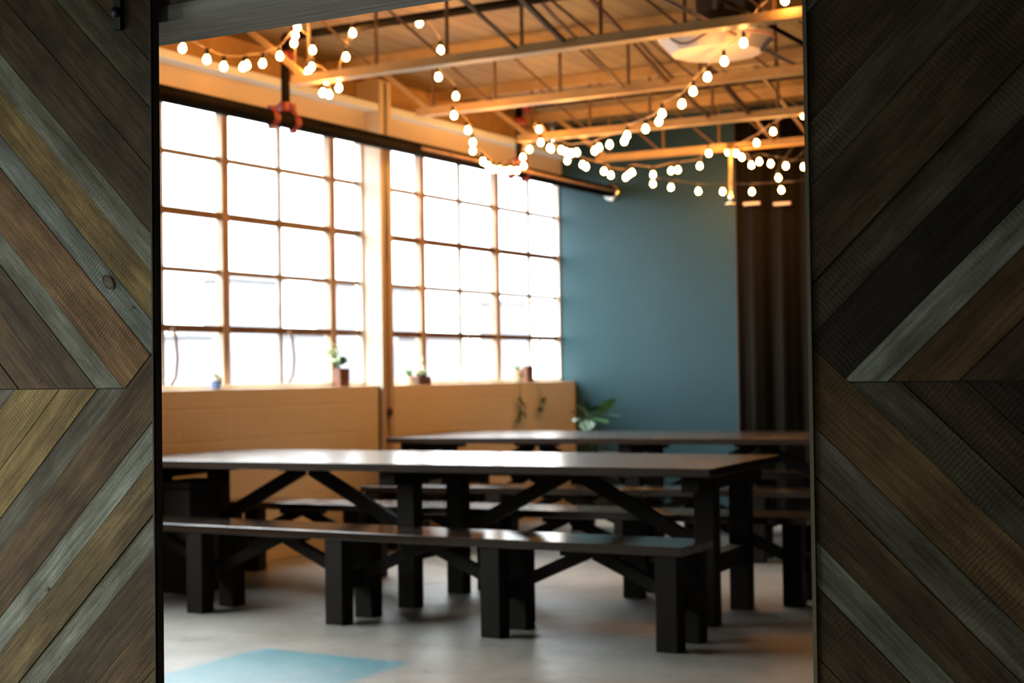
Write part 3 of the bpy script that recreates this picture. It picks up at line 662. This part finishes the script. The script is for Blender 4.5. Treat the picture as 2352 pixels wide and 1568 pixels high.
for q in range(6):
    a = q * 1.05; m2.leaf((0.0, 0.02, 0.15), (0.05 * math.cos(a), 0.04 + 0.06 * math.sin(a), 0.19 + 0.012 * (q % 3)), 0.055)
s_.build('stem', M_LEAF, t); m.build('pale_foliage', M_LEAFP, t); m2.build('dark_foliage', M_LEAFD, t)
# low brown trough and pink pot
t = thing('potted_plant', 'pale succulents in a low dark brown trough just right of the column', 'potted plant', pos(967))
MB().box(-0.04, 0.04, -0.085, 0.085, 0, 0.062).build('pot', M_DKPOT, t, bevel=0.004)
m = MB(); s_ = MB()
for q in range(14):
    y = random.uniform(-0.07, 0.07); x = random.uniform(-0.02, 0.02); h = random.uniform(0.08, 0.12)
    for w in range(4): a = w * 1.57 + q; m.leaf((x, y, 0.06), (x + 0.02 * math.cos(a), y + 0.02 * math.sin(a), h), 0.018)
m.build('succulent', M_LEAFP, t)
for q in range(5):
    a = q * 0.16; s_.leaf((0, 0.0 + 0.005 * q, 0.08 + q * 0.025), (0.012, 0.02 * (1 if q % 2 else -1), 0.12 + q * 0.026), 0.02)
s_.build('flower_spike', M_LEAFW, t)
t = thing('potted_plant', 'small green plant in a pale pink pot left of the brown trough', 'potted plant', pos(938))
MB().lathe([(0, 0), (0.036, 0), (0.045, 0.065), (0.04, 0.065), (0.036, 0.05), (0, 0.05)], (0, 0, 0), 18).build('pot', M_PINKPOT, t)
m = MB()
for q in range(9):
    a = q * 0.7; m.leaf((0, 0.01, 0.05), (0.04 * math.cos(a), 0.03 + 0.045 * math.sin(a), 0.10 + 0.01 * (q % 3)), 0.032)
m.build('foliage', M_LEAF, t)
# pale pot with trailing vine and brown block
t = thing('plant_pot', 'upright brown block pot on the sill near the blue wall', 'plant pot', pos(1212))
MB().box(-0.03, 0.03, -0.055, 0.055, 0, 0.135).build('pot', M_DKPOT and M_TERRA, t, bevel=0.004)
MB().box(-0.024, 0.024, -0.045, 0.045, 0.1355, 0.139).build('soil', M_SOIL, t)
t = thing('trailing_plant', 'trailing vine in a round cream pot, its stems hanging down the parapet', 'potted plant', pos(1187))
MB().lathe([(0, 0), (0.045, 0), (0.062, 0.05), (0.058, 0.105), (0.052, 0.105), (0.05, 0.08), (0, 0.08)], (0, -0.01, 0), 20).build('pot', M_PALEPOT, t)
m = MB()
for q in range(12):
    a = q * 0.55; m.leaf((0, 0, 0.09), (0.05 * math.cos(a), 0.07 * math.sin(a), 0.125 + 0.012 * (q % 3)), 0.035)
m.build('foliage', M_LEAFP, t)
lx, ly, lz = t.location
v = MB(); lv = MB()
for chain, leaves in (([(1194, 880), (1195, 905), (1198, 925), (1190, 960)], [(1190, 912), (1197, 920), (1202, 926), (1194, 944), (1190, 955), (1201, 946), (1186, 962)]),
                      ([(1228, 874), (1238, 895), (1244, 915), (1238, 940)], [(1243, 915), (1249, 911), (1237, 937), (1241, 934)])):
    xo = XP + 0.02; pts = [atX(px, py, xo) - V((lx, ly, lz)) for px, py in chain]
    pts = [V((0, 0.02, 0.10)), V((0.05, pts[0].y * 0.6, 0.05)), V((XP + 0.02 - lx, pts[0].y, 0.012))] + pts[1:]
    v.tube(smooth(pts, 4), 0.0025, 5)
    for i, (px, py) in enumerate(leaves):
        p = atX(px, py, xo + 0.005) - V((lx, ly, lz)); a = i * 1.3
        for w in (0, 1, 2): lv.leaf(p, p + V((0.012 * (w + 1), 0.028 * math.cos(a + w * 2.2), -0.03 + 0.03 * math.sin(a + w * 2.2))), 0.030)
v.build('vine_stem', M_LEAF, t); lv.build('vine_leaves', M_LEAFD, t)

# large floor plant in the corner
t = thing('potted_plant', 'large broad leaved floor plant in a dark pot in the corner by the blue wall', 'potted plant', (-5.86, 11.70, 0))
MB().lathe([(0, 0), (0.17, 0), (0.22, 0.45), (0.235, 0.50), (0.21, 0.50), (0.20, 0.44), (0, 0.44)], (0, 0, 0), 28).build('pot', M_DARKBOX, t)
MB().lathe([(0.199, 0.442), (0, 0.455)], (0, 0, 0), 24).build('soil', M_SOIL, t)
s_ = MB()
for i, (bx, by_, tx, ty, w, Yd) in enumerate(((1372, 948, 1414, 910, 0.13, 11.55), (1345, 958, 1426, 950, 0.16, 11.45), (1345, 948, 1318, 922, 0.16, 11.25), (1350, 945, 1352, 918, 0.12, 11.75),
                                  (1335, 955, 1306, 940, 0.14, 11.2), (1362, 960, 1395, 966, 0.14, 11.35), (1338, 962, 1318, 962, 0.12, 11.2), (1360, 945, 1385, 925, 0.12, 11.85), (1352, 965, 1345, 985, 0.14, 11.4))):
    a = atY(bx, by_, Yd) - V((-5.86, 11.70, 0)); b = atY(tx, ty, Yd - 0.08) - V((-5.86, 11.70, 0))
    MB().leaf(a, b, w, droop=0.02, lobes=0.28 if i in (0, 1, 2, 5) else 0, n=12, side=(0.2, 0.8, -0.55) if i in (0, 3) else None).build('leaf', M_LEAFD if i != 0 else M_LEAF, t)
    s_.tube(smooth([V((0, 0, 0.45)), a * 0.5 + V((0, 0, 0.25)), a], 4), 0.007, 6)
s_.build('stem', M_LEAFD, t)

# ------------------------------------------------------------------ outside
M_SID = mat('pale_siding', (0.165, 0.16, 0.17), 0.8, noise=0.08, nscale=3, stretch=(1, 4, 0.05))
M_SIDW = mat('white_siding', (0.165, 0.16, 0.16), 0.8)
M_SIDP = mat('pale_pink_wall', (0.17, 0.148, 0.148), 0.8)
M_DKW = mat('grey_panel', (0.13, 0.13, 0.15), 0.6)
M_YARD = mat('pale_yard', (0.05, 0.05, 0.05), 0.9, noise=0.1)
g = MB().box(-70, -6.72, -20, 80, -0.4, -0.2).build('yard', M_YARD); struct(g)
for lab, x, y0, y1, h, mm, wins in (
    ('pale grey clad shed seen through the left windows', -24.0, 28.5, 30.4, 3.75, M_SID, [(0.4, 1.5, 0.2, 2.2)]),
    ('low pale block far left behind the windows', -24.0, 26.9, 27.8, 2.35, M_SID, []),
    ('low pale block between the grey shed and the long building outside', -30.0, 38.9, 40.4, 2.7, M_SID, []),
    ('long pale building seen either side of the cream column', -30.0, 41.0, 46.0, 4.4, M_SID, [(0.6, 2.0, 1.0, 2.6), (3.2, 4.6, 0.8, 2.4)]),
    ('low pinkish building seen through the right windows', -20.0, 31.0, 32.6, 2.3, M_SIDP, [(0.3, 1.3, 0.5, 1.6)]),
    ('pale shed behind the farthest window panes', -27.0, 46.6, 48.7, 3.9, M_SIDP, [(0.2, 1.9, 0.4, 2.9)])):
    b = thing('building', lab, 'building', (x, y0, -0.2))
    m = MB().box(-0.9, 0, 0, y1 - y0, 0, h)
    m.build('wall', mm, b); MB().box(-1.0, 0.1, -0.1, y1 - y0 + 0.1, h, h + 0.1).build('roof', M_SIDW, b)
    for a0, a1, z0, z1 in wins: MB().box(0.0, 0.05, a0, a1, z0, z1).build('shutter', M_DKW, b)
